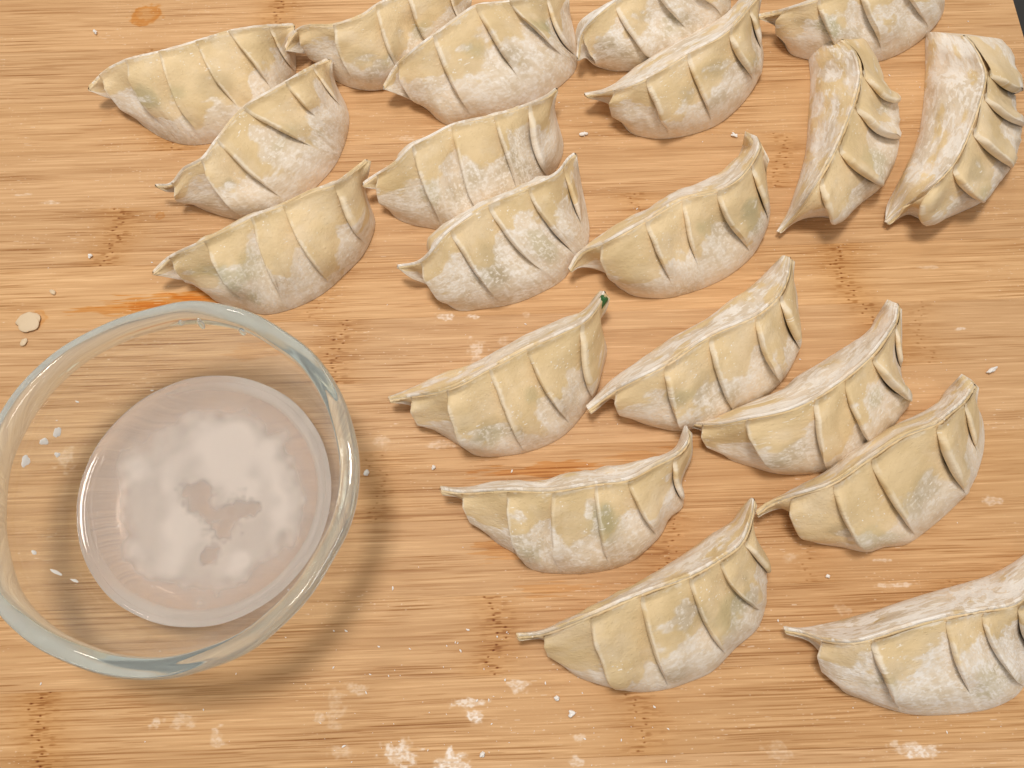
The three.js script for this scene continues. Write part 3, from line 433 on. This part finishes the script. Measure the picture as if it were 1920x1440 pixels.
{
  const wp = [[0, 0.00425], [18, 0.00425], [28, 0.00445], [34, 0.00525], [38, 0.00785], [41.6, 0.0135]].map(([r, y]) => [r / 1000 + (r ? 0.00015 : 0), y]);
  const rT = innerR(LEVEL + 0.0007);
  wp.push([rT + 0.00015, LEVEL + 0.0008], [rT - 0.0006, LEVEL + 0.0004], [rT - 0.002, LEVEL + 0.0001], [rT - 0.004, LEVEL], [0.02, LEVEL], [0, LEVEL]);
  addMesh('water_body', lathe(wp), new THREE.MeshPhysicalMaterial({ color: new THREE.Color(0.97, 0.87, 0.79), roughness: 0.02, transmission: 0.74, thickness: 0.01, ior: 1.33 }), water);
  // settled flour on the floor of the bowl, with bare places
  const T = 512, gap = (x, y) => {
    const r = Math.hypot(x, y), a = Math.atan2(y, x), rim = 33 + 3.2 * (fbm(Math.cos(a) * 2 + 9, Math.sin(a) * 2 + 4, 3) - 0.5) * 2;
    let m = 1 - sst(rim - 8, rim + 3, r + (fbm(x / 6, y / 6, 2) - 0.5) * 7);
    for (const [hx, hy, hr] of [[-6, 1, 5.2], [-4, 4.5, 2.5], [2.5, -7, 6.5], [10, -4, 5.5], [5, -11, 4], [14, -2, 3], [1, -19, 4], [-3, -3, 2.5]]) m *= 1 - 0.95 * (1 - sst(0.3, 1.3, Math.hypot(x - hx, y - hy) / hr + (fbm(x / 4 + hx, y / 4 + hy, 3) - 0.5) * 1.6)) * 0.85;
    const band = 0.62 + 0.38 * sst(0.25, 0.75, fbm(x / 10 + 3, y / 10, 2) + 0.14 * Math.sin(r / 3.4 + a));
    return m * band;
  };
  const alpha = texture(T, T, (i, j, o) => { o[0] = 255 * gap((i / T - 0.5) * 80, (j / T - 0.5) * 80); }, false, 1);
  const pos = [], uv = [], idx = [], RR = 26, SS = 72;
  for (let r = 0; r <= RR; r++) for (let s = 0; s <= SS; s++) { const rad = r / RR * 0.0375, a = s / SS * Math.PI * 2, y = 0.0049 + (rad > 0.028 ? (rad - 0.028) ** 2 * 38 : 0); pos.push(rad * Math.cos(a), y, -rad * Math.sin(a)); uv.push(0.5 + rad * Math.cos(a) / 0.08, 0.5 + rad * Math.sin(a) / 0.08); }
  for (let r = 0; r < RR; r++) for (let s = 0; s < SS; s++) { const a = r * (SS + 1) + s, b = a + SS + 1; idx.push(a, b, a + 1, b, b + 1, a + 1); }
  const sed = addMesh('settled_flour', geometry(pos, uv, idx), new THREE.MeshStandardMaterial({ color: new THREE.Color(0.96, 0.92, 0.89), roughness: 1, alphaMap: alpha, transparent: true, side: THREE.DoubleSide }), water);
  sed.userData.label = 'pale flour settled on the bowl floor with bare patches';
}

const flourWhite = new THREE.MeshStandardMaterial({ color: new THREE.Color(0.86, 0.82, 0.77), roughness: 0.9 });
for (const [deg, y, w, h] of [[163, 0.033, 1.4, 0.9], [158, 0.0305, 1.0, 1.5], [166, 0.027, 0.9, 0.7], [205, 0.032, 1.0, 0.6], [214, 0.027, 1.6, 0.6], [219, 0.0225, 1.2, 0.5], [172, 0.036, 1.2, 1.6]]) {   // wet flour stuck to the inner wall
  const a = deg * Math.PI / 180, r = wave(a, innerR(y), y) - 0.0001, m = addMesh('flour_dab', lump(w / 900, 0.00012, h / 900, deg, 0.7, 3), flourWhite, bowl);
  m.position.set(r * Math.cos(a), y, -r * Math.sin(a)); m.quaternion.setFromUnitVectors(V(0, 1, 0), V(-Math.cos(a), 0.42, Math.sin(a)).normalize());
}
for (const [deg, y, w, h] of [[86, 0.0445, 1.0, 2.6], [70, 0.0448, 1.1, 1.4], [93, 0.0452, 0.8, 1.0]]) {
  const a = deg * Math.PI / 180, r = 0.0512, m = addMesh('water_drop', lump(w / 1000, 0.0008, h / 1000, deg, 0.15, 3), glass, bowl);
  m.position.set(r * Math.cos(a), y, -r * Math.sin(a)); m.quaternion.setFromUnitVectors(V(0, 1, 0), V(-Math.cos(a), 0.35, Math.sin(a)).normalize());
}

// ------------------------------------------------------------------ crumbs, scraps and flour specks
const doughPale = new THREE.MeshStandardMaterial({ color: new THREE.Color(0.68, 0.52, 0.34), roughness: 0.6 });
function lump(rx, ry, rz, sd, rough = 0.5, det = 2) {
  const g0 = new THREE.IcosahedronGeometry(1, det); g0.deleteAttribute('uv'); g0.deleteAttribute('normal'); const g = mergeVertices(g0, 1e-4), p = g.attributes.position;
  for (let i = 0; i < p.count; i++) { const x = p.getX(i), y = p.getY(i), z = p.getZ(i), k = 1 + rough * (fbm(x * 1.4 + sd, z * 1.4 + y + sd * 1.7, 3) - 0.5) * 1.6; p.setXYZ(i, x * k * rx, y * k * ry, z * k * rz); }
  g.computeVertexNormals(); g.computeBoundingBox(); g.translate(0, -g.boundingBox.min.y, 0); return g;
}
const scraps = [
  ['dough_scrap', 55, 606, 4.6, 0.7, 4.0, 'flat translucent dough scrap on the board above the bowl', 'dough scrap', doughPale],
  ['dough_scrap', 46, 643, 1.7, 0.5, 1.1, 'small oval dough scrap close to the bowl rim', 'dough scrap', doughPale],
  ['dough_scrap', 100, 548, 1.6, 0.5, 0.9, 'tiny pale dough sliver beside the long oil stain', 'dough scrap', doughPale],
  ['flour_crumb', 180, 63, 1.0, 0.8, 1.0, 'white flour crumb below the round oil stain', 'crumb', flourWhite],
  ['flour_crumb', 1857, 695, 0.9, 0.8, 1.9, 'elongated white flour crumb alone on bare bamboo past the slender-tailed dumpling', 'crumb', flourWhite],
  ['flour_crumb', 1094, 253, 1.4, 0.7, 0.9, 'white crumb between the stepped dumpling and the curved one', 'crumb', flourWhite],
  ['flour_crumb', 688, 887, 1.0, 0.6, 0.8, 'white crumb just outside the bowl rim', 'crumb', flourWhite],
  ['flour_crumb', 1376, 255, 1.3, 0.6, 0.8, 'pale crumb beside the raised squared flap tail', 'crumb', flourWhite],
  ['flour_crumb', 1045, 1308, 0.9, 0.9, 0.9, 'pointed crumb below the dumpling with a pinched stem', 'crumb', flourWhite],
  ['flour_crumb', 905, 1413, 0.9, 0.6, 1.0, 'crumb beside the thick flour smear', 'crumb', flourWhite],
  ['flour_crumb', 1551, 1081, 0.7, 0.6, 0.6, 'round white crumb above the heavily floured dumpling', 'crumb', flourWhite],
  ['flour_crumb', 170, 481, 0.9, 0.7, 0.8, 'small round crumb beside the bamboo knot', 'crumb', flourWhite],
  ['flour_crumb', 813, 877, 0.7, 0.6, 0.7, 'round speck of flour under the scallion dumpling', 'crumb', flourWhite],
  ['flour_crumb', 1071, 1338, 1.0, 0.7, 1.0, 'forked crumb on dark grain below the pinched stem dumpling', 'crumb', flourWhite],
];
scraps.forEach(([name, px, py, a, h, b, label, cat, mat], n) => { const m = addMesh(name, lump(a / 1000, h / 1000, b / 1000, n * 5.3 + 2, name === 'dough_scrap' ? 0.5 : 1.0, 3), mat, scene); m.position.copy(lift(px, py, 0)).setY(-0.00002); m.rotation.y = n * 1.3; tag(m, label, cat); });
{
  const count = 300, im = new THREE.InstancedMesh(lump(0.00035, 0.00022, 0.0003, 3, 0.6, 1), flourWhite, count), M = new THREE.Matrix4(), Q = new THREE.Quaternion(), E = new THREE.Euler(); im.name = 'flour_specks';
  for (let i = 0; i < count; i++) { let px = rnd() * 1920, py = rnd() * 1440; if (rnd() < 0.35) { px = 560 + rnd() * 700; py = 1180 + rnd() * 260; } const k = 0.3 + 0.9 * rnd() ** 3, p = lift(px, py, 0); E.set(0, rnd() * 6, 0); M.compose(p, Q.setFromEuler(E), V(k * (1 + rnd()), k, k)); im.setMatrixAt(i, M); }
  im.castShadow = im.receiveShadow = true; tag(im, 'fine white flour specks scattered over the bamboo board', 'flour', null, 'stuff'); scene.add(im);
}
renderer.render(scene, camera);
